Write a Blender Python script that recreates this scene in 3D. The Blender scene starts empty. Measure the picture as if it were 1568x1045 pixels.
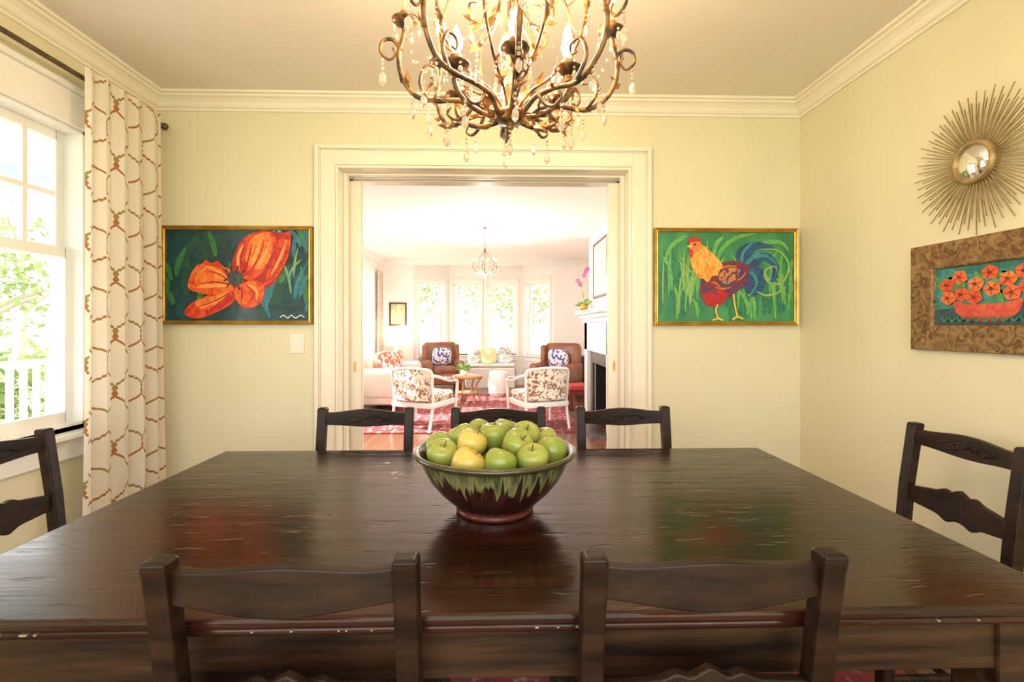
import bpy, bmesh, math, random
from mathutils import Vector, Matrix
random.seed(7)
S=bpy.context.scene
S.view_settings.view_transform='Standard'
S.view_settings.exposure=.12
C=bpy.context.collection

# ---------------------------------------------------------------- materials
def newmat(name):
    m=bpy.data.materials.new(name); m.use_nodes=True
    nt=m.node_tree; b=nt.nodes['Principled BSDF']
    return m,nt,b
def N(nt,t,**kw):
    n=nt.nodes.new(t)
    for k,v in kw.items(): setattr(n,k,v)
    return n
def mathn(nt,op,a,b=None,c=None):
    n=nt.nodes.new('ShaderNodeMath'); n.operation=op
    for i,v in enumerate((a,b,c)):
        if v is None: continue
        if isinstance(v,(int,float)): n.inputs[i].default_value=v
        else: nt.links.new(v,n.inputs[i])
    return n.outputs[0]
def mixc(nt,f,a,b):
    n=nt.nodes.new('ShaderNodeMix'); n.data_type='RGBA'
    if isinstance(f,(int,float)): n.inputs[0].default_value=f
    else: nt.links.new(f,n.inputs[0])
    for i,v in ((6,a),(7,b)):
        if isinstance(v,tuple): n.inputs[i].default_value=(v[0],v[1],v[2],1)
        else: nt.links.new(v,n.inputs[i])
    return n.outputs[2]
def ramp(nt,f,stops):
    r=nt.nodes.new('ShaderNodeValToRGB'); nt.links.new(f,r.inputs[0])
    e=r.color_ramp.elements
    while len(e)<len(stops): e.new(0.5)
    for i,(p,c) in enumerate(stops):
        e[i].position=p; e[i].color=(c[0],c[1],c[2],1)
    return r.outputs[0]
def coords(nt,kind='Object',scale=(1,1,1)):
    tc=N(nt,'ShaderNodeTexCoord'); mp=N(nt,'ShaderNodeMapping')
    nt.links.new(tc.outputs[kind],mp.inputs[0]); mp.inputs['Scale'].default_value=scale
    return mp.outputs[0]
def noise(nt,vec,scale,detail=4,dist=0,rough=0.5):
    n=N(nt,'ShaderNodeTexNoise'); nt.links.new(vec,n.inputs['Vector'])
    n.inputs['Scale'].default_value=scale; n.inputs['Detail'].default_value=detail
    n.inputs['Distortion'].default_value=dist; n.inputs['Roughness'].default_value=rough
    return n.outputs[0]
def bump(nt,b,h,strength=0.2,dist=0.01):
    n=N(nt,'ShaderNodeBump'); n.inputs['Strength'].default_value=strength; n.inputs['Distance'].default_value=dist
    nt.links.new(h,n.inputs['Height']); nt.links.new(n.outputs[0],b.inputs['Normal'])
def mat(name,c1,c2=None,rough=0.5,metal=0,scale=(5,5,5),nscale=1,bmp=0,kind='Object',spec=None,trans=0,lo=0.35,hi=0.65,detail=4,dist=0,sheen=0):
    m,nt,b=newmat(name)
    b.inputs['Roughness'].default_value=rough; b.inputs['Metallic'].default_value=metal
    if spec is not None: b.inputs['Specular IOR Level'].default_value=spec
    if trans: b.inputs['Transmission Weight'].default_value=trans
    if sheen: b.inputs['Sheen Weight'].default_value=sheen
    if c2 is None: c2=tuple(x*0.9 for x in c1)
    v=coords(nt,kind,scale); n=noise(nt,v,nscale,detail,dist)
    col=ramp(nt,n,[(lo,c1),(hi,c2)])
    nt.links.new(col,b.inputs['Base Color'])
    if bmp: bump(nt,b,n,bmp)
    return m
def emis(name,c,s):
    m,nt,b=newmat(name); b.inputs['Base Color'].default_value=(*c,1)
    b.inputs['Emission Color'].default_value=(*c,1); b.inputs['Emission Strength'].default_value=s
    return m

M={}
M['wall']=mat('wall_paint_yellow',(.745,.70,.495),(.73,.685,.48),rough=.5,scale=(3,3,3),bmp=0)
M['ceil']=mat('ceiling_paint',(.86,.80,.72),(.84,.78,.70),rough=.8,scale=(2,2,2))
M['cream']=mat('living_paint',(.92,.88,.84),(.90,.86,.82),rough=.7,scale=(2,2,2))
M['lceil']=mat('living_ceiling_paint',(.92,.86,.85),(.91,.85,.84),rough=.8,scale=(2,2,2))
M['trim']=mat('trim_paint',(.88,.81,.68),(.86,.79,.66),rough=.18,scale=(4,4,4))
M['trimw']=mat('white_paint',(.90,.88,.84),(.88,.86,.82),rough=.3,scale=(4,4,4))
M['bronze']=mat('dark_bronze',(.10,.07,.045),(.16,.11,.07),rough=.35,metal=.6,scale=(20,20,20))
M['gold']=mat('gold_frame',(.62,.40,.09),(.42,.24,.04),rough=.3,metal=.8,scale=(12,12,12),bmp=.1)
M['antgold']=mat('antique_bronze_iron',(.34,.17,.06),(.07,.05,.035),rough=.42,metal=.55,scale=(28,28,28),bmp=.5,lo=.4,hi=.6)
M['leafgold']=mat('gilded_leaf',(.55,.29,.10),(.20,.11,.05),rough=.42,metal=.5,scale=(28,28,28),bmp=.3,lo=.4,hi=.6)
M['sungold']=mat('sunburst_gold',(.46,.34,.16),(.30,.21,.09),rough=.4,metal=.5,scale=(30,30,30))
M['black']=mat('black_soot',(.01,.01,.01),(.02,.018,.015),rough=.8)

def tablewood():
    m,nt,b=newmat('dark_table_wood')
    v=coords(nt,'Object',(1,1,1))
    sep=N(nt,'ShaderNodeSeparateXYZ'); nt.links.new(v,sep.inputs[0])
    py=mathn(nt,'DIVIDE',sep.outputs[1],.157)
    fl=mathn(nt,'FLOOR',py); fr=mathn(nt,'FRACT',py)
    gv=coords(nt,'Object',(1.6,34,30))
    add=N(nt,'ShaderNodeCombineXYZ'); nt.links.new(mathn(nt,'MULTIPLY',fl,3.7),add.inputs[0])
    va=N(nt,'ShaderNodeVectorMath',operation='ADD'); nt.links.new(gv,va.inputs[0]); nt.links.new(add.outputs[0],va.inputs[1])
    g=noise(nt,va.outputs[0],1.3,10,.8,.62)
    big=noise(nt,coords(nt,'Object',(2,5,5)),1,3)
    col=ramp(nt,g,[(.32,(.006,.0025,.0015)),(.50,(.019,.007,.0035)),(.64,(.040,.015,.007)),(.78,(.070,.029,.013))])
    col2=mixc(nt,ramp(nt,big,[(.45,(0,0,0)),(.72,(.7,.7,.7))]),col,(.060,.011,.006))
    rnd=N(nt,'ShaderNodeTexWhiteNoise',noise_dimensions='1D'); nt.links.new(fl,rnd.inputs['W'])
    col3=mixc(nt,mathn(nt,'MULTIPLY',rnd.outputs[0],.5),col2,(.012,.006,.003))
    scr=ramp(nt,noise(nt,coords(nt,'Object',(4,100,90)),1,4,.8),[(.66,(0,0,0)),(.76,(1,1,1))])
    col3=mixc(nt,mathn(nt,'MULTIPLY',scr,.4),col3,(.13,.06,.028))
    edge=mathn(nt,'LESS_THAN',mathn(nt,'ABSOLUTE',mathn(nt,'SUBTRACT',fr,.5)),.488)
    col4=mixc(nt,edge,(.003,.002,.001),col3)
    nt.links.new(col4,b.inputs['Base Color'])
    r=N(nt,'ShaderNodeMapRange'); nt.links.new(g,r.inputs[0]); r.inputs[1].default_value=.35; r.inputs[2].default_value=.65; r.inputs[3].default_value=.25; r.inputs[4].default_value=.12
    nt.links.new(r.outputs[0],b.inputs['Roughness'])
    b.inputs['Specular IOR Level'].default_value=.38
    h=mathn(nt,'ADD',mathn(nt,'MULTIPLY',g,.35),mathn(nt,'MULTIPLY',noise(nt,coords(nt,'Object',(5,26,26)),1,3),.7))
    dents=ramp(nt,noise(nt,coords(nt,'Object',(10,44,40)),1,2),[(.63,(0,0,0)),(.70,(1,1,1))])
    h=mathn(nt,'SUBTRACT',h,mathn(nt,'MULTIPLY',dents,.6))
    h=mathn(nt,'ADD',h,mathn(nt,'MULTIPLY',edge,1.3))
    bump(nt,b,h,.32,.0028)
    return m
M['table']=tablewood()
M['tabside']=mat('dark_table_apron_wood',(.012,.006,.003),(.058,.028,.011),rough=.42,scale=(3,30,40),nscale=1,bmp=.12,detail=7,spec=.22)
M['chair']=mat('dark_chair_wood',(.008,.0042,.0025),(.040,.019,.009),rough=.40,scale=(6,30,30),nscale=1,bmp=.15,detail=8,lo=.34,hi=.76,spec=.25)
M['seat']=mat('woven_seat',(.06,.03,.015),(.03,.015,.008),rough=.6,scale=(40,40,40))

def floorwood():
    m,nt,b=newmat('floor_wood')
    v=coords(nt,'Object',(1,1,1))
    br=N(nt,'ShaderNodeTexBrick'); mp=N(nt,'ShaderNodeMapping'); nt.links.new(v,mp.inputs[0]); mp.inputs['Rotation'].default_value=(0,0,math.pi/2)
    nt.links.new(mp.outputs[0],br.inputs[0]); br.inputs['Scale'].default_value=1
    br.inputs['Brick Width'].default_value=1.1; br.inputs['Row Height'].default_value=.06; br.inputs['Mortar Size'].default_value=.0015
    br.inputs['Color1'].default_value=(.24,.09,.04,1); br.inputs['Color2'].default_value=(.15,.05,.022,1); br.inputs['Mortar'].default_value=(.03,.012,.006,1)
    g=noise(nt,coords(nt,'Object',(40,2,2)),1,6)
    col=mixc(nt,mathn(nt,'MULTIPLY',g,.5),br.outputs[0],(.08,.03,.012))
    nt.links.new(col,b.inputs['Base Color']); b.inputs['Roughness'].default_value=.22
    return m
M['floor']=floorwood()

def rugmat():
    m,nt,b=newmat('persian_rug')
    v=coords(nt,'Object',(1,1,1))
    vo=N(nt,'ShaderNodeTexVoronoi'); vo.inputs['Scale'].default_value=7; vo.inputs['Randomness'].default_value=.25; nt.links.new(v,vo.inputs['Vector'])
    c=ramp(nt,vo.outputs['Distance'],[(.1,(.50,.36,.28)),(.22,(.06,.045,.07)),(.34,(.30,.04,.045)),(.6,(.24,.028,.036))])
    n=noise(nt,v,14,4)
    c2=mixc(nt,ramp(nt,n,[(.54,(0,0,0)),(.64,(1,1,1))]),c,(.42,.25,.21))
    nt.links.new(c2,b.inputs['Base Color']); b.inputs['Roughness'].default_value=.95
    return m
M['rug']=rugmat()

def curtainmat(name,c1,c2,pu,pv):
    m,nt,b=newmat(name)
    tc=N(nt,'ShaderNodeTexCoord'); sep=N(nt,'ShaderNodeSeparateXYZ'); nt.links.new(tc.outputs['UV'],sep.inputs[0])
    u=mathn(nt,'DIVIDE',sep.outputs[0],pu); v=mathn(nt,'DIVIDE',sep.outputs[1],pv)
    fold=mathn(nt,'ABSOLUTE',mathn(nt,'SUBTRACT',mathn(nt,'FRACT',u),.5))
    va=mathn(nt,'MULTIPLY',v,2*math.pi)
    s=mathn(nt,'MULTIPLY',mathn(nt,'COSINE',va),1.18)
    s=mathn(nt,'MAXIMUM',mathn(nt,'MINIMUM',s,1.),-1.)
    s=mathn(nt,'MULTIPLY_ADD',s,.238,.25)
    d=mathn(nt,'ABSOLUTE',mathn(nt,'SUBTRACT',fold,s))
    sn=mathn(nt,'SINE',va); sn2=mathn(nt,'MULTIPLY',sn,sn)
    wd=mathn(nt,'SQRT',mathn(nt,'MULTIPLY_ADD',sn2,2.6,1.0))
    ph=mathn(nt,'ADD',mathn(nt,'MULTIPLY',v,2*math.pi*11),mathn(nt,'MULTIPLY',fold,2*math.pi*8))
    beads=mathn(nt,'MULTIPLY_ADD',mathn(nt,'SINE',ph),.009,.0195)
    line=mathn(nt,'LESS_THAN',d,mathn(nt,'MULTIPLY',beads,wd))
    alt=mathn(nt,'GREATER_THAN',mathn(nt,'SINE',mathn(nt,'MULTIPLY',v,4*math.pi)),0.)
    lc=mixc(nt,alt,c1,c2)
    col=mixc(nt,line,(.86,.80,.68),lc)
    nt.links.new(col,b.inputs['Base Color']); b.inputs['Roughness'].default_value=.9
    tr=N(nt,'ShaderNodeBsdfTranslucent'); nt.links.new(col,tr.inputs[0])
    mx=N(nt,'ShaderNodeMixShader'); mx.inputs[0].default_value=.25
    out=nt.nodes['Material Output']
    nt.links.new(b.outputs[0],mx.inputs[1]); nt.links.new(tr.outputs[0],mx.inputs[2]); nt.links.new(mx.outputs[0],out.inputs[0])
    return m
M['curtain']=curtainmat('trellis_curtain_fabric',(.42,.17,.06),(.36,.24,.08),.235,.27)

# ---------------------------------------------------------------- geometry helpers
def empty(name,loc=(0,0,0),rz=0,scale=1):
    e=bpy.data.objects.new(name,None); C.objects.link(e); e.location=loc; e.rotation_euler=(0,0,rz); e.scale=(scale,)*3
    e.empty_display_size=.1
    return e
def mo(name,vs,fs,m,parent=None,smooth=False,bevel=0,seg=2):
    me=bpy.data.meshes.new(name); me.from_pydata([tuple(v) for v in vs],[],fs); me.validate(); me.update()
    bm=bmesh.new(); bm.from_mesh(me); bmesh.ops.recalc_face_normals(bm,faces=bm.faces); bm.to_mesh(me); bm.free()
    o=bpy.data.objects.new(name,me); C.objects.link(o)
    if m is not None: me.materials.append(m if not isinstance(m,str) else M[m])
    if smooth:
        for p in me.polygons: p.use_smooth=True
    if bevel:
        bv=o.modifiers.new('b','BEVEL'); bv.width=bevel; bv.segments=seg; bv.limit_method='ANGLE'
    if parent: o.parent=parent
    return o
def boxvf(b,off=0):
    x0,x1,y0,y1,z0,z1=b
    vs=[(x0,y0,z0),(x1,y0,z0),(x1,y1,z0),(x0,y1,z0),(x0,y0,z1),(x1,y0,z1),(x1,y1,z1),(x0,y1,z1)]
    fs=[(0,3,2,1),(4,5,6,7),(0,1,5,4),(1,2,6,5),(2,3,7,6),(3,0,4,7)]
    return vs,[tuple(i+off for i in f) for f in fs]
def boxes(name,bl,m,parent=None,bevel=0,seg=2,smooth=False):
    vs=[];fs=[]
    for b in bl:
        v,f=boxvf(b,len(vs)); vs+=v; fs+=f
    return mo(name,vs,fs,m,parent,smooth,bevel,seg)
def rbox(name,c,s,m,parent=None,r=.03,seg=4,rot=(0,0,0)):
    o=boxes(name,[(-s[0]/2,s[0]/2,-s[1]/2,s[1]/2,-s[2]/2,s[2]/2)],m,parent,r,seg,True)
    o.location=c; o.rotation_euler=rot; return o
def cushion(name,c,s,m,parent=None,rot=(0,0,0),pw=3.0):
    vs=[];fs=[];nu=20;nv=12
    for j in range(nv+1):
        ph=-math.pi/2+math.pi*j/nv
        for i in range(nu):
            th=2*math.pi*i/nu
            def sp(x,p): return math.copysign(abs(x)**p,x)
            cx=sp(math.cos(th),.45); sx=sp(math.sin(th),.45); cp=sp(math.cos(ph),.7)
            vs.append((s[0]/2*cx*cp,s[1]/2*math.sin(ph),s[2]/2*sx*cp))
    for j in range(nv):
        for i in range(nu):
            a=j*nu+i;b=j*nu+(i+1)%nu
            fs.append((a,b,b+nu,a+nu))
    o=mo(name,vs,fs,m,parent,True); o.location=c; o.rotation_euler=rot; return o
def lathe(name,prof,m,parent=None,n=48,loc=(0,0,0),smooth=True):
    vs=[];fs=[]
    for r,z in prof:
        for i in range(n):
            a=2*math.pi*i/n; vs.append((r*math.cos(a),r*math.sin(a),z))
    for j in range(len(prof)-1):
        for i in range(n):
            a=j*n+i;b=j*n+(i+1)%n
            fs.append((a,b,b+n,a+n))
    o=mo(name,vs,fs,m,parent,smooth); o.location=loc
    bm=bmesh.new(); bm.from_mesh(o.data); bmesh.ops.remove_doubles(bm,verts=bm.verts,dist=1e-5); bmesh.ops.recalc_face_normals(bm,faces=bm.faces); bm.to_mesh(o.data); bm.free()
    if smooth:
        for p in o.data.polygons: p.use_smooth=True
    return o
def cat(pts,k=8,closed=False):
    P=[Vector(p) for p in pts]; n=len(P); out=[]
    rng=range(n) if closed else range(n-1)
    for i in rng:
        if closed: p0,p1,p2,p3=P[(i-1)%n],P[i],P[(i+1)%n],P[(i+2)%n]
        else: p0,p1,p2,p3=P[max(i-1,0)],P[i],P[i+1],P[min(i+2,n-1)]
        for j in range(k):
            t=j/k
            out.append(.5*((2*p1)+(p2-p0)*t+(2*p0-5*p1+4*p2-p3)*t*t+(3*p1-p0-3*p2+p3)*t**3))
    if not closed: out.append(P[-1])
    return out
def tubes(name,lines,r,m,parent=None,k=8,closed=False,res=3,smoothpath=True,taper=None):
    cu=bpy.data.curves.new(name,'CURVE'); cu.dimensions='3D'; cu.bevel_depth=r; cu.bevel_resolution=res; cu.use_fill_caps=True
    for L in lines:
        pts=cat(L,k,closed) if smoothpath and len(L)>2 else [Vector(p) for p in L]
        sp=cu.splines.new('POLY'); sp.points.add(len(pts)-1)
        for i,p in enumerate(pts):
            sp.points[i].co=(p.x,p.y,p.z,1)
            if taper: sp.points[i].radius=taper(i/(len(pts)-1))
        sp.use_cyclic_u=closed
    cu.materials.append(M[m] if isinstance(m,str) else m)
    o=bpy.data.objects.new(name,cu); C.objects.link(o)
    if parent: o.parent=parent
    return o
def blobs(name,items,m,parent=None,sub=1):
    bm=bmesh.new()
    for (p,r,zs) in items:
        mt=Matrix.Translation(p)@Matrix.Diagonal((r,r,r*zs,1))
        bmesh.ops.create_icosphere(bm,subdivisions=sub,radius=1,matrix=mt)
    me=bpy.data.meshes.new(name); bm.to_mesh(me); bm.free()
    for p in me.polygons: p.use_smooth=sub>1
    me.materials.append(M[m] if isinstance(m,str) else m)
    o=bpy.data.objects.new(name,me); C.objects.link(o)
    if parent: o.parent=parent
    return o

# ---------------------------------------------------------------- walls & windows
H=2.55
def wall(name,p0,p1,th,openings,m,z1=H):
    p0=Vector(p0);p1=Vector(p1);d=p1-p0;L=d.length
    bl=[];x=0
    for a,b,za,zb in sorted(openings):
        bl.append((x,a,0,th,0,z1)); 
        if za>0: bl.append((a,b,0,th,0,za))
        if zb<z1: bl.append((a,b,0,th,zb,z1))
        x=b
    bl.append((x,L,0,th,0,z1))
    bl=[b for b in bl if b[1]-b[0]>.001]
    o=boxes(name,bl,m); o.location=(p0.x,p0.y,0); o.rotation_euler=(0,0,math.atan2(d.y,d.x)); return o
wn=[0]
def window(p0,p1,a,b,za,zb,th,cols=6,rows=2,casing=.1,m='trimw',top=.15,lower_cols=0):
    wn[0]+=1
    p0=Vector(p0);p1=Vector(p1);d=p1-p0
    e=empty('window_%d'%wn[0],(p0.x,p0.y,0),math.atan2(d.y,d.x))
    c=casing
    boxes('casing',[(a-c,a,-.022,0,za-.02,zb+top),(b,b+c,-.022,0,za-.02,zb+top),(a,b,-.022,0,zb,zb+top),(a-c-.015,b+c+.015,-.04,0,zb+top,zb+top+.025),(a-c-.02,b+c+.02,-.06,0,za-.045,za-.02),(a-c,b+c,-.02,0,za-.14,za-.045)],m,e,.004)
    boxes('jamb',[(a,a+.012,0,th,za,zb),(b-.012,b,0,th,za,zb),(a,b,0,th,zb-.012,zb),(a,b,0,th,za-.02,za+.012)],m,e)
    zm=za+(zb-za)*.58
    s=.04
    def sash(nm,y0,y1,z0,z1,bott,topr,nc,nr):
        bl=[(a+.012,a+.012+s,y0,y1,z0,z1),(b-.012-s,b-.012,y0,y1,z0,z1),(a+.05,b-.05,y0,y1,z0,z0+bott),(a+.05,b-.05,y0,y1,z1-topr,z1)]
        ga,gb=a+.052,b-.052
        for i in range(1,nc):
            x=ga+(gb-ga)*i/nc; bl.append((x-.01,x+.01,y0+.005,y1-.005,z0+bott,z1-topr))
        for i in range(1,nr):
            z=z0+bott+(z1-topr-z0-bott)*i/nr; bl.append((ga,gb,y0+.006,y1-.006,z-.01,z+.01))
        boxes(nm,bl,m,e)
    sash('upper_sash',.085,.12,zm-.02,zb-.012,.045,.04,cols,rows)
    sash('lower_sash',.045,.08,za+.012,zm+.025,.05,.045,max(1,lower_cols),1)
    boxes('sash_lock',[((a+b)/2-.03,(a+b)/2+.03,.035,.06,zm+.025,zm+.04)],'bronze',e,.003)
    return e
WALL_L=-1.927; WALL_R=1.751; YB=2.77; Y0=-1.6
OL,OR,OZ=-.911,.7435,2.148
th=.15
lp0,lp1=(WALL_L,Y0),(WALL_L,YB)
w1=(1.36-Y0,2.30-Y0,.80,2.15); w2=(-.55-Y0,.39-Y0,.80,2.15)
wall('wall_left',lp0,lp1,th,[w1,w2],M['wall'])
window(lp0,lp1,*w1,th); window(lp0,lp1,*w2,th)  # second window is out of view, added to let in more light
wall('wall_right',(WALL_R,YB),(WALL_R,Y0),th,[],M['wall'])
wall('wall_back',(WALL_L-.3736,YB),(WALL_R+.2,YB),.16,[(OL-.02-(WALL_L-.3736),OR+.02-(WALL_L-.3736),0,OZ+.02)],M['wall'])
wall('wall_living_front',(WALL_L-.3736,YB+.16),(WALL_R+.2,YB+.16),.16,[(OL-.02-(WALL_L-.3736),OR+.02-(WALL_L-.3736),0,OZ+.02)],M['cream'])
LL,LR,YF=-2.3,1.8,9.6
lwp0,lwp1=(LL,3.09),(LL,YF)
lws=[(y0-3.09,y1-3.09,.5,2.25) for y0,y1 in ((3.5,4.75),(5.0,6.25),(6.5,7.70),(7.95,8.85))]
wall('wall_living_left',lwp0,lwp1,th,lws,M['cream'])
for w in lws: window(lwp0,lwp1,*w,th,cols=4,top=.1)
wall('wall_living_right',(LR,YF),(LR,3.09),th,[(YF-5.1,YF-3.3,0,2.3)],M['cream'])  # unseen opening added near the front to brighten the living room
wall('wall_living_far',(LL-.15,YF),(-1.71,YF),th,[],M['cream'])
wall('wall_living_far_side',(1.08,YF),(LR+.15,YF),th,[],M['cream'])
YBAY=10.3
B=[(-1.71,YF),(-1.07,YBAY),(.49,YBAY),(1.08,YF)]
def seglen(i): return (Vector(B[i+1])-Vector(B[i])).length
l0=seglen(0); l2=seglen(2)
o0=[(.16,l0-.16,.66,2.16)]; o1=[(.07,.66,.66,2.16),(.80,1.42,.66,2.16)]; o2=[(.13,l2-.13,.66,2.16)]
wall('wall_bay_left',B[0],B[1],.12,o0,M['cream']); wall('wall_bay_center',B[1],B[2],.12,o1,M['cream']); wall('wall_bay_right',B[2],B[3],.12,o2,M['cream'])
for i,oo in ((0,o0),(1,o1),(2,o2)):
    for w in oo: window(B[i],B[i+1],*w,.12,cols=1,rows=1,casing=.06,top=.08)
boxes('floor',[(-2.5,2,Y0,YF+.1,-.1,0),(-1.9,1.3,YF+.1,YBAY+.2,-.1,0)],'floor')
boxes('ceiling',[(WALL_L-.15,WALL_R+.15,Y0,YB+.02,H,H+.1)],'ceil')
boxes('ceiling_living',[(LL-.15,LR+.15,YB+.02,YF+.15,H,H+.1),(-1.9,1.3,YF+.15,YBAY+.2,H,H+.1)],'lceil')
def crown(name,x0,x1,y0,y1,prof,m):
    vs=[];fs=[]
    for d,z in prof:
        vs+=[(x0+d,y0,z),(x0+d,y1-d,z),(x1-d,y1-d,z),(x1-d,y0,z)]
    for j in range(len(prof)-1):
        for i in range(3): fs.append((j*4+i,j*4+i+1,j*4+4+i+1,j*4+4+i))
    return mo(name,vs,fs,m)
cp=[(0,2.462),(.010,2.462),(.012,2.475),(.02,2.478),(.026,2.486),(.034,2.503),(.048,2.518),(.062,2.526),(.066,2.536),(.08,2.538),(.084,2.55)]
crown('trim_1',WALL_L,WALL_R,Y0,YB,cp,'trim')
crown('trim_2',LL,LR,YB+.32,YF,cp,'trimw')
boxes('baseboard_left',[(WALL_L,WALL_L+.018,Y0,YB,0,.14)],'trim',None,.004)
boxes('baseboard_right',[(WALL_R-.018,WALL_R,Y0,YB,0,.14)],'trim',None,.004)
boxes('baseboard_back',[(WALL_L+.018,OL-.127,YB-.018,YB,0,.14),(OR+.127,WALL_R-.018,YB-.018,YB,0,.14)],'trim',None,.004)
boxes('baseboard_living_left',[(LL,LL+.018,3.09,YF,0,.16)],'trimw')
dj=empty('door_1',(0,0,0))
def dcas(nm,y0,sgn,m):
    f=lambda d:(min(y0,y0+sgn*d),max(y0,y0+sgn*d))
    bl=[]
    for (i0,i1,d) in ((0,.016,.014),(.016,.022,.022),(.022,.098,.018),(.098,.104,.024),(.104,.127,.034)):
        a,b=f(d)
        bl+=[(OL-i1,OL-i0,a,b,0,OZ+i1),(OR+i0,OR+i1,a,b,0,OZ+i1),(OL-i0,OR+i0,a,b,OZ+i0,OZ+i1)]
    boxes(nm,bl,m,dj,.0025)
dcas('casing_dining',YB,-1,'trim'); dcas('casing_living',YB+.32,1,'trimw')
boxes('jamb_liner',[(OL-.02,OL,YB,YB+.32,0,OZ),(OR,OR+.02,YB,YB+.32,0,OZ),(OL-.02,OR+.02,YB,YB+.32,OZ,OZ+.02)],'trim',dj)
boxes('jamb_stops',[(OL,OL+.022,YB+.075,YB+.12,0,OZ),(OL,OL+.022,YB+.2,YB+.245,0,OZ),(OR-.022,OR,YB+.075,YB+.12,0,OZ),(OR-.022,OR,YB+.2,YB+.245,0,OZ),
   (OL,OR,YB+.085,YB+.12,OZ-.012,OZ),(OL,OR,YB+.2,YB+.235,OZ-.012,OZ)],'trim',dj,.003)
boxes('pocket_door_left',[(OL+.0,OL+.085,YB+.14,YB+.18,.01,OZ-.03),(OL+.085,OL+.092,YB+.15,YB+.17,.01,OZ-.03)],'trim',dj,.003)
boxes('pocket_door_right',[(OR-.085,OR,YB+.14,YB+.18,.01,OZ-.03)],'trim',dj,.003)
boxes('door_latch',[(OR-.055,OR-.043,YB+.137,YB+.14,.98,1.04),(OL+.043,OL+.055,YB+.137,YB+.14,.98,1.04)],'gold',dj)
boxes('pocket_track',[(OL,OR,YB+.145,YB+.175,OZ-.008,OZ)],'trimw',dj,.002)

ls=empty('light_switch',(-1.146,YB,1.152))
boxes('plate',[(-.04,.04,-.007,0,-.057,.057)],'trim',ls,.003)
boxes('toggle',[(-.006,.006,-.018,-.006,-.012,.014)],'trimw',ls,.002)
boxes('plate_slot',[(-.012,.012,-.0085,-.006,-.024,.024)],'trimw',ls,.001)

# ---------------------------------------------------------------- dining table
RZ=.0105
TL,TR,TF,TB,TZ=-1.078,1.045,.82,1.93,.76
dt=empty('dining_table',((TL+TR)/2,(TF+TB)/2,0))
hw=(TR-TL)/2; hd=(TB-TF)/2
boxes('tabletop',[(-hw,hw,-hd,hd,TZ-.022,TZ)],'table',dt,.008,4)
boxes('top_underlip',[(-hw+.010,hw-.010,-hd+.010,hd-.010,TZ-.038,TZ-.022)],'table',dt,.006,3)
ins=.045
boxes('apron',[(-hw+.06,hw-.06,-hd+ins,-hd+ins+.025,.62,TZ-.038),(-hw+.06,hw-.06,hd-ins-.025,hd-ins,.62,TZ-.038),(-hw+ins,-hw+ins+.025,-hd+.06,hd-.06,.62,TZ-.038),(hw-ins-.025,hw-ins,-hd+.06,hd-.06,.62,TZ-.038)],'tabside',dt,.003)
k=0
for sx in (-1,1):
    for sy in (-1,1):
        k+=1
        cx=sx*(hw-.085); cy=sy*(hd-.085)
        boxes('leg_%d'%k,[(cx-.05,cx+.05,cy-.05,cy+.05,RZ,TZ-.038)],'tabside',dt,.006)
nk=[]
for i in range(18):
    x=random.uniform(-.95,.95); l=random.choice([.003,.004,.006,.012])
    z=TZ-.0225
    nk.append((x,x+l,-hd-.0006,-hd+.003,z-.0012,z+.0012))
boxes('worn_edge_nicks',nk,mat('worn_wood',(.40,.33,.24),(.25,.2,.14),rough=.7),dt)

# ---------------------------------------------------------------- dining chairs
def slat(name,hwid,topf,botf,y,thk,curve,m,parent,n=40):
    vs=[];fs=[]
    for i in range(n+1):
        x=-hwid+2*hwid*i/n; s=x/hwid; yy=y-curve*(1-s*s)
        for dy in (-thk/2,thk/2):
            vs+= [(x,yy+dy,botf(s)),(x,yy+dy,topf(s))]
    for i in range(n):
        a=i*4;b=a+4
        fs+=[(a,a+1,b+1,b),(a+2,b+2,b+3,a+3),(a+1,a+3,b+3,b+1),(a,b,b+2,a+2)]
    fs+=[(0,2,3,1),(n*4,n*4+1,n*4+3,n*4+2)]
    return mo(name,vs,fs,m,parent,False,.003,2)
def beam(name,pts,sx,sy,m,parent):
    vs=[];fs=[]
    for i,p in enumerate(pts):
        x,y,z=p[:3]; k=p[3] if len(p)>3 else 1
        vs+=[(x-sx/2*k,y-sy/2*k,z),(x+sx/2*k,y-sy/2*k,z),(x+sx/2*k,y+sy/2*k,z),(x-sx/2*k,y+sy/2*k,z)]
    n=len(pts)
    for j in range(n-1):
        for i in range(4):
            fs.append((j*4+i,j*4+(i+1)%4,j*4+4+(i+1)%4,j*4+4+i))
    fs+=[(3,2,1,0),tuple((n-1)*4+i for i in range(4))]
    return mo(name,vs,fs,m,parent,False,.004,2)
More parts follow.
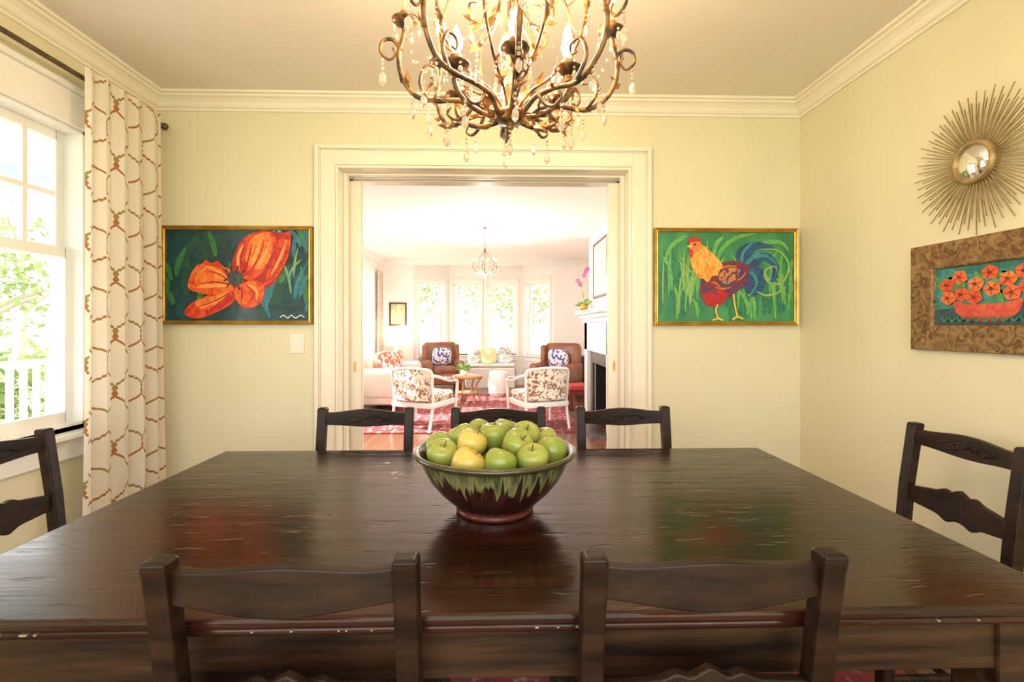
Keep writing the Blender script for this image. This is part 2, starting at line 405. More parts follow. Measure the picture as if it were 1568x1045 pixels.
def chair(loc,rz):
    e=empty('dining_chair',(loc[0],loc[1],RZ),rz)
    W=.42; px=W/2-.019
    for i,sx in enumerate((-1,1)):
        beam('back_post_%d'%(i+1),[(sx*px,-.035,0,.85),(sx*px,0,.25,1),(sx*px,.002,.46,1.02),(sx*px,-.015,.65,1),(sx*px,-.045,.85,1.02),(sx*px,-.048,.864,1.05),(sx*px,-.049,.872,1.04),(sx*px,-.05,.878,.88)],.038,.036,'chair',e)
        beam('front_leg_%d'%(i+1),[(sx*(px+.005),.385,0,.8),(sx*(px+.005),.385,.43,1)],.04,.04,'chair',e)
    hwid=px-.012
    slat('top_rail',hwid,lambda s:.855+.014*(math.cos(s*math.pi)*.5+.5)+.004*abs(s)**6,lambda s:.803-.012*(.5+.5*math.cos(s*math.pi)),-.038,.02,.022,'chair',e)
    def t2(s):
        a=abs(s); v=.648+.02*math.cos(a*math.pi*.5)
        if a<.16: v+=.018*(1-a/.16)**.7
        v+=.010*math.exp(-((a-.3)/.1)**2)
        return v
    def b2(s):
        a=abs(s); return .595-.018*math.cos(a*math.pi*.5)-.014*math.exp(-((a-.25)/.12)**2)
    slat('lower_slat',hwid,t2,b2,-.014,.018,.02,'chair',e)
    orn=[]
    for s in (-1,1):
        orn.append([(s*.008,.829),(s*.022,.839),(s*.04,.833),(s*.038,.820),(s*.024,.819),(s*.027,.829)])
        orn.append([(s*.038,.836),(s*.06,.839),(s*.085,.829),(s*.105,.825)])
        orn.append([(s*.036,.817),(s*.06,.814),(s*.08,.821),(s*.1,.824)])
    tubes('rail_carving',[[(x,-.0495+.022*(x/hwid)**2,z) for x,z in L] for L in orn],.0035,'chair',e,6)
    blobs('rail_rosette',[((0,-.050,.829),.008,1.0)],'chair',e,2)
    rbox('seat',(0,.2,.448),(.425,.42,.03),'seat',e,.012,3)
    boxes('seat_rails',[(-px,px,-.01,.01,.385,.433),(-px,px,.375,.395,.385,.433),(-px-.01,-px+.01,.015,.375,.385,.433),(px-.01,px+.01,.015,.375,.385,.433)],'chair',e,.003)
    tubes('stretchers',[[(-px,0,.2),(-px,.385,.2)],[(px,0,.2),(px,.385,.2)],[(-px,.19,.2),(px,.19,.2)],[(-px,.385,.3),(px,.385,.3)]],.011,'chair',e)
    return e
chair((-.338,.815),0); chair((.342,.815),0)
for x in (-.592,-.004,.556): chair((x,2.12),math.pi)
chair((1.515,1.585),math.pi/2); chair((-1.56,1.56),-math.pi/2)
boxes('dining_rug',[(-1.5,1.45,.3,2.4,0,.010)],'rug')

# ---------------------------------------------------------------- bowl of apples
def bowlmat():
    m,nt,b=newmat('drip_glaze_ceramic')
    v=coords(nt,'Object'); sep=N(nt,'ShaderNodeSeparateXYZ'); nt.links.new(v,sep.inputs[0])
    z=sep.outputs[2]
    cx=N(nt,'ShaderNodeCombineXYZ'); nt.links.new(sep.outputs[0],cx.inputs[0]); nt.links.new(sep.outputs[1],cx.inputs[1])
    nm=N(nt,'ShaderNodeVectorMath',operation='NORMALIZE'); nt.links.new(cx.outputs[0],nm.inputs[0])
    cz=N(nt,'ShaderNodeCombineXYZ'); nt.links.new(mathn(nt,'MULTIPLY',z,.7),cz.inputs[2])
    ad=N(nt,'ShaderNodeVectorMath',operation='ADD'); nt.links.new(nm.outputs[0],ad.inputs[0]); nt.links.new(cz.outputs[0],ad.inputs[1])
    nv=noise(nt,ad.outputs[0],12,2); nv2=noise(nt,ad.outputs[0],30,3)
    edge=mathn(nt,'ADD',z,mathn(nt,'MULTIPLY',mathn(nt,'SUBTRACT',nv,.5),.22))
    f=N(nt,'ShaderNodeMapRange'); nt.links.new(edge,f.inputs[0]); f.inputs[1].default_value=.100; f.inputs[2].default_value=.116
    low=ramp(nt,nv2,[(.35,(.010,.005,.004)),(.65,(.060,.018,.012))])
    rim=mathn(nt,'MULTIPLY',mathn(nt,'SUBTRACT',edge,.108),22.)
    glaze=ramp(nt,nv2,[(.3,(.028,.034,.020)),(.48,(.055,.065,.032)),(.60,(.13,.12,.05)),(.70,(.05,.055,.03))])
    tip=mathn(nt,'SUBTRACT',1.,mathn(nt,'MINIMUM',mathn(nt,'MAXIMUM',rim,0.),1.))
    glaze=mixc(nt,mathn(nt,'MULTIPLY',tip,.75),glaze,(.28,.27,.11))
    col=mixc(nt,f.outputs[0],low,glaze)
    f2=N(nt,'ShaderNodeMapRange'); nt.links.new(z,f2.inputs[0]); f2.inputs[1].default_value=.012; f2.inputs[2].default_value=.03
    col=mixc(nt,f2.outputs[0],(.12,.025,.018),col)
    f3=N(nt,'ShaderNodeMapRange'); nt.links.new(z,f3.inputs[0]); f3.inputs[1].default_value=.143; f3.inputs[2].default_value=.152
    col=mixc(nt,f3.outputs[0],col,(.05,.045,.018))
    nt.links.new(col,b.inputs['Base Color']); b.inputs['Roughness'].default_value=.12
    b.inputs['Coat Weight'].default_value=.5
    bump(nt,b,nv2,.2,.003)
    return m
bw=empty('fruit_bowl',(-.012,1.30,TZ))
prof=[(0,.004),(.09,.004),(.094,0),(.102,.001),(.104,.010),(.10,.016),(.118,.03),(.148,.058),(.172,.088),(.188,.118),(.198,.142),(.203,.15),(.214,.153),(.2175,.158),(.216,.164),(.208,.166),(.200,.161),(.192,.14),(.178,.105),(.15,.065),(.11,.032),(.06,.018),(0,.015)]
lathe('bowl_body',prof,bowlmat(),bw,96)
ga=[mat('apple_green',(.27,.34,.065),(.43,.44,.10),rough=.22,scale=(14,14,14)),mat('apple_lime',(.36,.40,.08),(.24,.31,.05),rough=.22,scale=(14,14,14)),mat('apple_yellow',(.72,.50,.13),(.50,.44,.09),rough=.22,scale=(14,14,14))]
stem=mat('apple_stem',(.12,.06,.02),(.08,.04,.015))
ap=[(0,.010),(.006,.004),(.012,.002),(.02,.004),(.03,.018),(.037,.036),(.039,.048),(.036,.062),(.028,.071),(.018,.074),(.009,.071),(.004,.064),(0,.061)]
apc=[(-.135,-.055,.155,0),(-.068,-.12,.148,2),(.012,-.13,.152,1),(.095,-.105,.155,0),(.15,-.03,.155,1),(.055,-.05,.180,0),(-.062,-.05,.182,2),(-.002,.02,.185,1),(-.09,.04,.178,0),(.085,.045,.182,0),(.03,.115,.174,1),(-.05,.12,.172,0),(.14,.07,.158,0),(-.15,.03,.155,1),
     (-.08,-.06,.10,0),(.08,-.04,.10,0),(0,.07,.10,1),(0,-.05,.09,0)]
for i,(x,y,z,c_) in enumerate(apc):
    e=lathe('apple_%d'%(i+1),[(r*1.0,zz-.037) for r,zz in ap],ga[c_],bw,28)
    e.location=(x,y,z); s=random.uniform(1.0,1.13); e.scale=(s,s,s)
    e.rotation_euler=(random.uniform(-.5,.9),random.uniform(-.7,.7),random.uniform(0,1))
    tubes('apple_stem_%d'%(i+1),[[(0,0,.024),(.002,0,.034),(.005,.001,.043)]],.0013,stem,e,3)

# ---------------------------------------------------------------- chandelier
M['bulb']=emis('bulb_glow',(1,.66,.34),90)
M['crystal']=mat('crystal_glass',(.98,.88,.76),(.95,.82,.66),rough=.05,trans=.7)
M['candle']=mat('candle_sleeve',(.75,.50,.25),(.6,.36,.16),rough=.5)
def chandelier(name,loc,scale,narm,top,rot0=0,inner=6,nleaf=15):
    e=empty(name,loc,rot0,scale)
    A=[];cups=[];curl=[];cage=[];cry=[];leaf=[]
    def P(r,a,z): return (r*math.cos(a),r*math.sin(a),z)
    for i in range(narm):
        a=2*math.pi*i/narm
        w=.05
        A.append([P(.02,a,.0),P(.05,a,.0),P(.09,a+.05,.03),P(.15,a+w,.035),P(.215,a+w,.03),P(.265,a,.05),P(.300,a,.10),P(.308,a,.16),P(.296,a,.21),P(.29,a,.245)])
        curl.append([P(.30,a,.17),P(.325,a,.20),P(.352,a,.195),P(.358,a,.165),P(.335,a,.145),P(.318,a,.16),P(.325,a,.178)])
        curl.append([P(.10,a,.033),P(.12,a,.0),P(.15,a,-.015),P(.175,a,.0),P(.165,a,.02)])
        curl.append([P(.22,a,.03),P(.25,a,.08),P(.235,a,.13),P(.205,a,.125),P(.205,a,.10),P(.222,a,.10)])
        b=a+math.pi/narm
        cage.append([P(.025,b,.02),P(.06,b,.06),P(.13,b,.10),P(.19,b,.17),P(.215,b,.27),P(.18,b,.38),P(.10,b,.46),P(.04,b,.55),P(.018,b,.62)])
        cups.append(P(.29,a,.245))
        for (r,aa,z0,nb,dr) in ((.352,a,.145,3,.015),(.175,a,-.02,3,.014),(.25,b,.04,3,.012),(.215,b,.24,2,.011),(.27,a,.05,3,.013),(.12,b,.09,3,.010)):
            z=z0
            for k in range(nb):
                cry.append((P(r,aa,z),.005,1)); z-=.0125
            cry.append((P(r,aa,z-dr*1.1),dr*.75,1.9))
        a2=a+2*math.pi/narm
        for k in range(1,9):
            t=k/9; ang=a+(a2-a)*t; r=.29-.05*math.sin(math.pi*t); z=.20-.13*math.sin(math.pi*t)
            cry.append((P(r,ang,z),.0048,1))
    icups=[]
    for i in range(inner):
        a=2*math.pi*(i+.5)/inner
        A.append([P(.015,a,.0),P(.05,a,-.012),P(.10,a,-.012),P(.15,a,.01),P(.175,a,.045),P(.17,a,.075)])
        icups.append(P(.17,a,.085))
        cage.append([P(.012,a,.45),P(.03,a,.36),P(.04,a,.28),P(.08,a,.23),P(.12,a,.235),P(.13,a,.265),P(.11,a,.275)])
    for L in A+cage:
        pts=cat(L,6)
        for k in range(nleaf):
            j=random.randrange(3,len(pts)-1); leaf.append((pts[j],(pts[j+1]-pts[j-1]).normalized()))
    tubes('arms',A,.0068,'antgold',e,8)
    tubes('scrolls',curl,.0052,'antgold',e,6,taper=lambda t:1.1-.6*t)
    tubes('cage_rods',cage,.0042,'antgold',e,8)
    lathe('hub',[(0,-.04),(.008,-.038),(.012,-.03),(.006,-.026),(.022,-.02),(.046,-.012),(.05,.0),(.034,.014),(.014,.02),(.011,.05),(.018,.07),(.011,.09),(.008,.2),(.013,.24),(.008,.28),(.008,.6),(.02,.62),(.012,.65),(0,.66)],'antgold',e,24)
    tubes('stem',[[(0,0,.65),(0,0,top)]],.005,'antgold',e)
    lathe('canopy',[(0,top),(.055,top),(.055,top-.01),(.03,top-.03),(.008,top-.04),(0,top-.04)],'antgold',e,24)
    for i,p in enumerate(cups+icups):
        lathe('bobeche_%d'%(i+1),[(0,-.012),(.01,-.010),(.022,.0),(.036,.006),(.038,.010),(.02,.008),(.014,.012),(.016,.03),(.013,.034),(0,.034)],'antgold',e,16,p)
        hc=.085 if i<len(cups) else .04
        lathe('candle_%d'%(i+1),[(.0105,.03),(.0105,hc),(0,hc)],'candle',e,12,p)
        lathe('bulb_%d'%(i+1),[(0,hc-.001),(.009,hc+.001),(.0165,hc+.018),(.0165,hc+.032),(.011,hc+.05),(.003,hc+.068),(0,hc+.074)],'bulb',e,12,p)
        for k in range(5):
            an=2*math.pi*k/5
            cry.append(((p[0]+.036*math.cos(an),p[1]+.036*math.sin(an),p[2]-.004),.004,1))
            cry.append(((p[0]+.036*math.cos(an),p[1]+.036*math.sin(an),p[2]-.022),.007,1.8))
    blobs('crystals',cry,'crystal',e,1)
    z=-.042; hang=[]
    for k in range(3): hang.append(((0,0,z),.005,1)); z-=.013
    hang.append(((0,0,z-.012),.01,1.9)); blobs('center_drop',hang,'crystal',e,1)
    vs=[];fs=[]
    for q,tg in leaf:
        L=random.uniform(.022,.05); w=L*.26
        d=(tg*random.uniform(.5,1.1)+Vector((random.uniform(-1,1),random.uniform(-1,1),random.uniform(-.8,.8)))*.6).normalized()
        s=d.cross(Vector((random.uniform(-1,1),random.uniform(-1,1),.3))).normalized()
        n=d.cross(s)
        k=len(vs)
        vs+=[q,q+d*L*.35+s*w,q+d*L*.5+n*w*.5,q+d*L*.35-s*w,q+d*L+n*w*.3]
        fs+=[(k,k+1,k+2),(k,k+2,k+3),(k+1,k+4,k+2),(k+3,k+2,k+4)]
    mo('leaves',vs,fs,'leafgold',e)
    return e
chandelier('crystal_chandelier',(.030,1.36,1.842),1.0,8,H-1.842,math.radians(3))
chandelier('living_chandelier',(-.19,6.36,1.94),.52,6,(H-1.94)/.52,math.radians(20),0,3)
def plight(name,loc,p,col,r=.1):
    l=bpy.data.lights.new(name,'POINT'); l.energy=p; l.color=col; l.shadow_soft_size=r
    o=bpy.data.objects.new(name,l); C.objects.link(o); o.location=loc; return o
plight('chandelier_light',(.030,1.36,2.08),36,(1,.75,.56),.1)
plight('living_fill_light',(-.19,6.36,1.80),90,(1,.87,.82),.1)  # fill lamp added below the chandelier to brighten the living room
plight('table_lamp_light',(-1.96,9.2,1.16),9,(1,.8,.62),.05)

# ---------------------------------------------------------------- pictures
def ringframe(name,w,h,prof,m,parent):
    vs=[];fs=[]
    for i,y in prof:
        a=w/2-i; b=h/2-i
        vs+=[(-a,y,-b),(a,y,-b),(a,y,b),(-a,y,b)]
    n=len(prof)
    for j in range(n-1):
        for i in range(4): fs.append((j*4+i,j*4+(i+1)%4,j*4+4+(i+1)%4,j*4+4+i))
    return mo(name,vs,fs,m,parent)
def pm(name,a,b,scale=(20,20,20),lo=.35,hi=.65,rough=.45,dist=1.5):
    return mat(name,a,b,rough=rough,scale=scale,lo=lo,hi=hi,dist=dist,detail=5)
class Art:
    def __init__(s,parent,w,h,y,px0,px1,py0,py1):
        s.p=parent;s.w=w;s.h=h;s.y=y;s.b=(px0,px1,py0,py1)
    def mp(s,q):
        x0,x1,y0,y1=s.b
        u=min(max((q[0]-x0)/(x1-x0),0),1); v=min(max((q[1]-y0)/(y1-y0),0),1)
        return (-s.w/2+u*s.w, s.h/2-v*s.h)
    def blob(s,nm,pts,m,k=6,smooth=True):
        P=cat([(p[0],p[1],0) for p in pts],k,True) if smooth else [Vector((p[0],p[1],0)) for p in pts]
        s.y-=.00018
        vs=[]
        for p in P:
            x,z=s.mp((p.x,p.y)); vs.append((x,s.y,z))
        return mo(nm,vs,[tuple(range(len(vs)))],m,s.p)
    def strokes(s,nm,lines,wd,m,taper=True):
        s.y-=.00015; vs=[];fs=[]
        for L in lines:
            s.y-=.00004
            P=cat([(p[0],p[1],0) for p in L],6); n=len(P); base=len(vs)
            for i,p in enumerate(P):
                t=i/(n-1); d=(P[min(i+1,n-1)]-P[max(i-1,0)]); d.normalize(); nn=Vector((-d.y,d.x,0))
                w=wd*(math.sin(math.pi*(.08+.92*t))**.7 if taper and t<.999 else (1 if not taper else .05))/2
                for sg in (-1,1):
                    q=p+nn*w*sg; x,z=s.mp((q.x,q.y)); vs.append((x,s.y,z))
            for i in range(n-1): fs.append((base+2*i,base+2*i+1,base+2*i+3,base+2*i+2))
        return mo(nm,vs,fs,m,s.p)
def framed(name,xc,y,zc,w,h,rz,fprof,fm,bgm,inset,thick=.02):
    e=empty(name,(xc,y,zc),rz)
    ringframe('frame',w,h,fprof,fm,e)
    boxes('canvas',[(-w/2+inset,w/2-inset,-thick+.004,-.004,-h/2+inset,h/2-inset)],bgm,e)
    return e
goldp=[(0,0),(0,-.03),(.004,-.034),(.010,-.031),(.012,-.026),(.018,-.028),(.022,-.025),(.022,-.008)]
W_=.836;H_=.553
poppy=framed('poppy_painting',-1.47,YB,1.537,W_,H_,0,goldp,'gold',pm('poppy_background',(.008,.035,.04),(.02,.09,.10),(7,7,9),.3,.7,rough=.2),.02)
A=Art(poppy,W_-.044,H_-.044,-.0165,252,472,352,491)
G=[pm('leaf_green_dark',(.010,.055,.04),(.018,.09,.055)),pm('leaf_green',(.02,.14,.04),(.06,.22,.06)),pm('leaf_teal',(.02,.12,.17),(.04,.23,.29)),pm('leaf_light',(.22,.38,.18),(.10,.30,.22))]
for gi,g in enumerate(G):
    ls_=[]
    for i in range((18,14,16,6)[gi]):
        x=random.uniform(255,469); yb=random.uniform(370,488); L=random.uniform(25,60); dx=random.uniform(-25,25)
        if gi>=2: x=random.uniform(400,469)
        ls_.append([(x,yb),(x+dx*.3,yb-L*.5),(x+dx,yb-L)])
    A.strokes('leaf_strokes_%d'%gi,ls_,(14,9,7,4)[gi],g)
R1=pm('poppy_orange',(.80,.16,.02),(.66,.04,.012),(16,16,16),.42,.58); R2=pm('poppy_red',(.50,.015,.012),(.76,.09,.015),(14,14,14),.42,.58); R3=pm('poppy_deep',(.32,.01,.015),(.50,.03,.02)); R4=pm('poppy_light',(.86,.28,.04),(.76,.12,.02),(18,18,18),.42,.58)
R5=pm('poppy_highlight',(.92,.42,.12),(.85,.28,.06),(18,18,18))
A.blob('petal_1',[(281,480),(292,464),(318,452),(344,444),(366,448),(352,466),(326,480),(300,488)],R2)
A.blob('petal_2',[(287,441),(290,422),(300,407),(308,404),(314,398),(322,403),(332,400),(340,408),(350,413),(362,430),(356,446),(332,452),(305,449)],R1)
A.blob('petal_3',[(298,434),(304,416),(318,408),(334,412),(350,430),(334,442)],R4)
A.blob('petal_back',[(352,416),(358,388),(372,364),(392,355),(412,354),(430,356),(444,356),(444,380),(436,406),(420,432),(404,444),(402,458),(386,472),(366,468),(358,448)],R3)
A.blob('petal_4',[(358,412),(362,385),(374,364),(392,355),(412,354),(422,368),(418,394),(402,416),(382,430),(364,428)],R2)
A.blob('petal_5',[(376,402),(380,372),(394,358),(412,358),(416,385),(400,412)],R4)
A.blob('petal_6',[(402,436),(410,405),(422,375),(434,357),(444,358),(442,385),(432,410),(416,430)],R2)
A.blob('petal_7',[(362,438),(384,430),(402,436),(402,456),(386,471),(368,468),(358,452)],R1)
A.blob('petal_8',[(298,463),(320,455),(348,449),(332,465),(308,475)],R4)
A.strokes('petal_highlights',[[(346,426),(326,412),(312,408)],[(350,438),(325,438),(300,440)],[(384,408),(392,385),(400,362)],[(392,412),(404,392),(412,370)],[(414,420),(428,395),(438,366)],[(345,452),(322,464),(304,472)],[(364,412),(364,392),(372,374)],[(380,436),(392,446),(392,460)]],4.5,R5)
A.strokes('petal_veins',[[(352,432),(335,420),(315,415)],[(352,436),(330,432),(302,435)],[(352,430),(342,414),(328,402)],[(372,420),(380,395),(385,370)],[(378,422),(395,395),(404,368)],[(368,418),(368,395),(374,372)],[(410,425),(424,395),(436,370)],[(412,430),(432,402),(441,375)],[(352,448),(330,460),(300,472)],[(375,436),(388,450),(380,463)],[(368,438),(370,452),(368,464)],[(402,436),(408,412),(418,384)]],2.2,R3)
A.blob('seed_pod',[(348,420),(358,414),(370,420),(370,433),(358,438),(349,431)],pm('seed_pod',(.02,.03,.05),(.10,.12,.10)))
A.strokes('stamens',[[(348,418),(344,412)],[(354,414),(352,408)],[(362,414),(364,407)],[(370,418),(375,413)],[(372,428),(378,430)],[(347,428),(341,430)],[(350,434),(346,440)],[(364,438),(366,444)]],2.2,pm('stamen_black',(.01,.01,.015),(.03,.02,.03)),False)
A.strokes('signature',[[(428,486),(434,483),(440,487),(446,483),(452,487),(460,483),(466,486)]],1.6,pm('signature_white',(.7,.8,.8),(.6,.7,.7)),False)

rooster=framed('rooster_painting',1.3065,YB,1.535,.835,.56,0,goldp,'gold',pm('rooster_background',(.02,.17,.07),(.07,.32,.12),(6,6,4),.3,.7,rough=.3),.02)
A=Art(rooster,.835-.044,.56-.044,-.0165,1010,1217,356,492)
g1=pm('grass_bright',(.08,.34,.07),(.18,.46,.12)); g2=pm('grass_deep',(.015,.14,.08),(.03,.24,.12)); g3=pm('grass_yellow',(.34,.50,.16),(.20,.40,.10))
for gi,(g,nn,wd) in enumerate(((g2,34,9),(g1,34,5),(g3,14,2.4))):
    ls_=[]
    for i in range(nn):
        x=random.uniform(1012,1215); yb=random.uniform(440,490); L=random.uniform(30,80); dx=random.uniform(-22,22)
        if gi==2 and 1090<x<1175: continue
        ls_.append([(x,yb),(x+dx*.2,yb-L*.6),(x+dx,max(358,yb-L))])
    A.strokes('grass_%d'%gi,ls_,wd,g)
A.strokes('grass_sweep',[[(1100,400),(1108,380),(1130,364),(1160,358)],[(1095,395),(1098,375),(1110,362)],[(1150,385),(1172,372),(1198,372),(1210,388)],[(1020,402),(1028,380),(1045,366),(1055,362)]],7,g1)
tl=[pm('tail_blue',(.015,.04,.14),(.02,.12,.24)),pm('tail_teal',(.02,.18,.22),(.05,.32,.30)),pm('tail_purple',(.10,.03,.14),(.05,.04,.18))]
A.blob('tail_base',[(1126,420),(1134,402),(1146,390),(1162,387),(1170,396),(1162,410),(1166,426),(1158,442),(1146,450),(1138,438)],tl[0])
A.strokes('tail_1',[[(1136,418),(1150,396),(1172,392),(1188,406),(1186,426),(1178,434)],[(1138,424),(1154,412),(1168,424),(1164,444),(1150,454)],[(1134,412),(1142,388),(1162,376),(1186,380)],[(1134,410),(1136,388),(1150,372)]],12,tl[0])
A.strokes('tail_2',[[(1138,416),(1154,396),(1174,392),(1190,406),(1188,424)],[(1138,424),(1152,418),(1160,434),(1150,450)],[(1136,410),(1140,386),(1156,370)],[(1142,404),(1160,388),(1178,384)]],4.5,tl[1])
A.strokes('tail_3',[[(1138,420),(1150,406),(1166,404)],[(1136,430),(1146,432),(1148,444)]],5,tl[2])
A.strokes('swirl',[[(1165,382),(1193,384),(1209,406),(1199,432),(1178,432),(1172,416),(1186,408),(1192,416)],[(1160,446),(1174,452),(1192,448),(1206,438)]],3.5,g3)
A.blob('rooster_body',[(1074,432),(1084,415),(1100,405),(1118,400),(1138,402),(1148,412),(1146,430),(1134,443),(1119,455),(1104,466),(1087,468),(1075,453)],pm('rooster_body',(.26,.015,.02),(.04,.04,.12),(18,18,18),.4,.6))
A.blob('rooster_belly',[(1078,450),(1092,444),(1110,446),(1114,456),(1103,467),(1087,469),(1079,461)],pm('rooster_red',(.5,.015,.02),(.32,.015,.02)))
A.blob('rooster_wing',[(1102,422),(1112,413),(1126,410),(1136,415),(1130,426),(1118,434),(1106,433)],pm('rooster_wing',(.60,.24,.04),(.10,.03,.12),(30,30,30),.45,.55))
A.strokes('feathers',[[(1104,412),(1116,408),(1130,408)],[(1096,440),(1108,442),(1122,440)],[(1090,432),(1098,434),(1104,440)],[(1130,430),(1138,424),(1144,416)]],3,pm('feather_orange',(.65,.2,.03),(.4,.08,.03)))
A.strokes('feathers_blue',[[(1100,428),(1112,436),(1128,432)],[(1084,440),(1094,446),(1100,452)],[(1118,446),(1130,438),(1140,428)]],3,tl[0])
A.blob('rooster_neck',[(1058,390),(1064,376),(1078,376),(1090,386),(1102,398),(1108,408),(1103,414),(1100,422),(1092,423),(1085,432),(1078,427),(1071,426),(1064,416),(1060,408)],pm('rooster_neck',(.80,.50,.08),(.68,.24,.03),(26,26,12)))
A.strokes('neck_feathers',[[(1068,384),(1074,400),(1078,422)],[(1074,382),(1084,398),(1092,418)],[(1078,380),(1090,392),(1102,408)],[(1063,392),(1066,406),(1070,420)]],2.2,pm('neck_streak',(.9,.66,.18),(.6,.2,.03)))
A.blob('rooster_head',[(1058,382),(1058,372),(1066,367),(1074,372),(1074,382),(1066,388)],pm('rooster_head',(.70,.18,.04),(.75,.30,.05)))
A.blob('rooster_eye',[(1063,375),(1065,373.5),(1067,375),(1065,377)],pm('rooster_eye',(.01,.01,.01),(.02,.02,.02)),3)
A.blob('rooster_comb',[(1056,372),(1056,364),(1060,368),(1064,361),(1068,367),(1073,364),(1073,370),(1065,371)],pm('rooster_comb',(.6,.02,.02),(.5,.02,.02)),3)
A.blob('rooster_wattle',[(1057,384),(1062,384),(1062,394),(1058,394)],pm('rooster_wattle',(.6,.02,.02),(.5,.02,.02)))
yl=pm('rooster_yellow',(.85,.55,.05),(.75,.45,.05))
A.blob('rooster_beak',[(1052,378),(1060,375),(1059,381)],yl,1,False)
A.strokes('rooster_legs',[[(1100,466),(1097,476),(1101,487)],[(1101,487),(1092,490)],[(1101,487),(1108,490)],[(1124,450),(1126,468),(1130,484)],[(1130,484),(1122,489)],[(1130,484),(1139,488)]],2.6,yl,False)

leaffr=mat('goldleaf_frame',(.13,.06,.02),(.36,.22,.085),rough=.42,metal=.3,scale=(30,30,30),bmp=.6,detail=9,dist=1.5,lo=.38,hi=.64)
fl=framed('flower_bowl_painting',WALL_R,(1.988+1.395)/2,1.366,.593,.424,-math.pi/2,[(0,0),(0,-.02),(.003,-.024),(.095,-.022),(.1,-.018),(.103,-.006)],leaffr,pm('flower_background',(.01,.14,.14),(.06,.26,.12),(11,11,11)),.095,.012)
A=Art(fl,.593-.206,.424-.206,-.0085,0,170,0,100)
tq=pm('flower_teal',(.02,.22,.28),(.04,.32,.34)); 
A.strokes('background_strokes',[[(random.uniform(0,170),random.uniform(0,70)) for _ in range(3)] for _ in range(12)],8,tq)
A.strokes('leaf_strokes',[[(x,y),(x+random.uniform(-8,8),y-8),(x+random.uniform(-14,14),y-16)] for x,y in [(random.uniform(8,160),random.uniform(25,66)) for _ in range(30)]],7,pm('flower_leaf',(.14,.38,.06),(.05,.24,.05)))
A.blob('table_dark',[(0,74),(40,70),(90,76),(130,70),(170,74),(170,100),(0,100)],pm('flower_table',(.015,.05,.07),(.04,.09,.10)),1,False)
A.blob('red_bowl',[(35,60),(60,66),(90,66),(120,65),(142,59),(136,80),(114,94),(66,94),(42,82)],pm('red_bowl_paint',(.55,.04,.03),(.7,.12,.05)))
op=[pm('flower_orange',(.80,.15,.02),(.66,.05,.02)),pm('flower_coral',(.80,.26,.04),(.78,.10,.03))]
FP=[(22,30),(45,18),(48,48),(72,32),(95,15),(98,42),(70,54),(122,28),(145,18),(128,50),(150,42),(25,53)]
for i,(x,y) in enumerate(FP):
    pts=[(x+(14 if j%2 else 12)*math.cos(j*math.pi/5+i),y+(12.5 if j%2 else 10.5)*math.sin(j*math.pi/5+i)) for j in range(10)]
    A.blob('flower_%d'%(i+1),pts,op[i%2],3)
cc=pm('flower_centre',(.06,.01,.02),(.2,.04,.02))
A.strokes('petal_marks',[[(x+4*math.cos(a),y+4*math.sin(a)),(x+9*math.cos(a),y+8*math.sin(a)),(x+12*math.cos(a),y+10*math.sin(a))] for i,(x,y) in enumerate(FP) for a in (i+.3,i+1.6,i+2.9,i+4.2,i+5.4)],1.6,pm('petal_mark',(.5,.03,.02),(.4,.03,.02)))
for i,(x,y) in enumerate(FP):
    A.blob('centre_%d'%(i+1),[(x-3.5,y),(x,y-3.5),(x+3.5,y),(x,y+3.5)],cc,2)
A.strokes('fringe',[[(15+14*i,86),(20+14*i,94),(28+14*i,88)] for i in range(10)],4,g2)

# sunburst mirror
sm=empty('sunburst_mirror',(WALL_R,1.717,1.850),-math.pi/2)
vs=[];fs=[]
nr=96
for i in range(nr):
    a=2*math.pi*i/nr; L=(.262,.222,.248,.212)[i%4]*random.uniform(.98,1.015); w=.0020
    d=Vector((math.cos(a),0,math.sin(a))); n=Vector((-math.sin(a),0,math.cos(a))); k=len(vs)
    y=-.012-.004*(i%2)
    q0=d*.07; q1=d*L
    for q in (q0,q1):
        ww=w if q is q0 else w*.7
        for (s_,dy) in ((-1,-.0015),(1,-.0015),(1,.0015),(-1,.0015)):
            vs.append(q+n*ww*s_+Vector((0,y+dy,0)))
    fs+=[(k+j,k+(j+1)%4,k+4+(j+1)%4,k+4+j) for j in range(4)]+[(k+4,k+5,k+6,k+7)]
mo('rays',vs,fs,'sungold',sm)
def facelathe(nm,prof,m,parent,n=48):
    o=lathe(nm,prof,m,parent,n); o.rotation_euler=(math.pi/2,0,0); return o
facelathe('ring',[(.0,0),(.078,.0),(.08,.02),(.078,.032),(.07,.036),(.064,.034),(.06,.026)],'sungold',sm)
mir=mat('mirror_glass',(.85,.85,.85),(.85,.85,.85),rough=.02,metal=1)
facelathe('convex_glass',[(.062,.026),(.05,.033),(.035,.038),(.018,.041),(0,.042)],mir,sm)

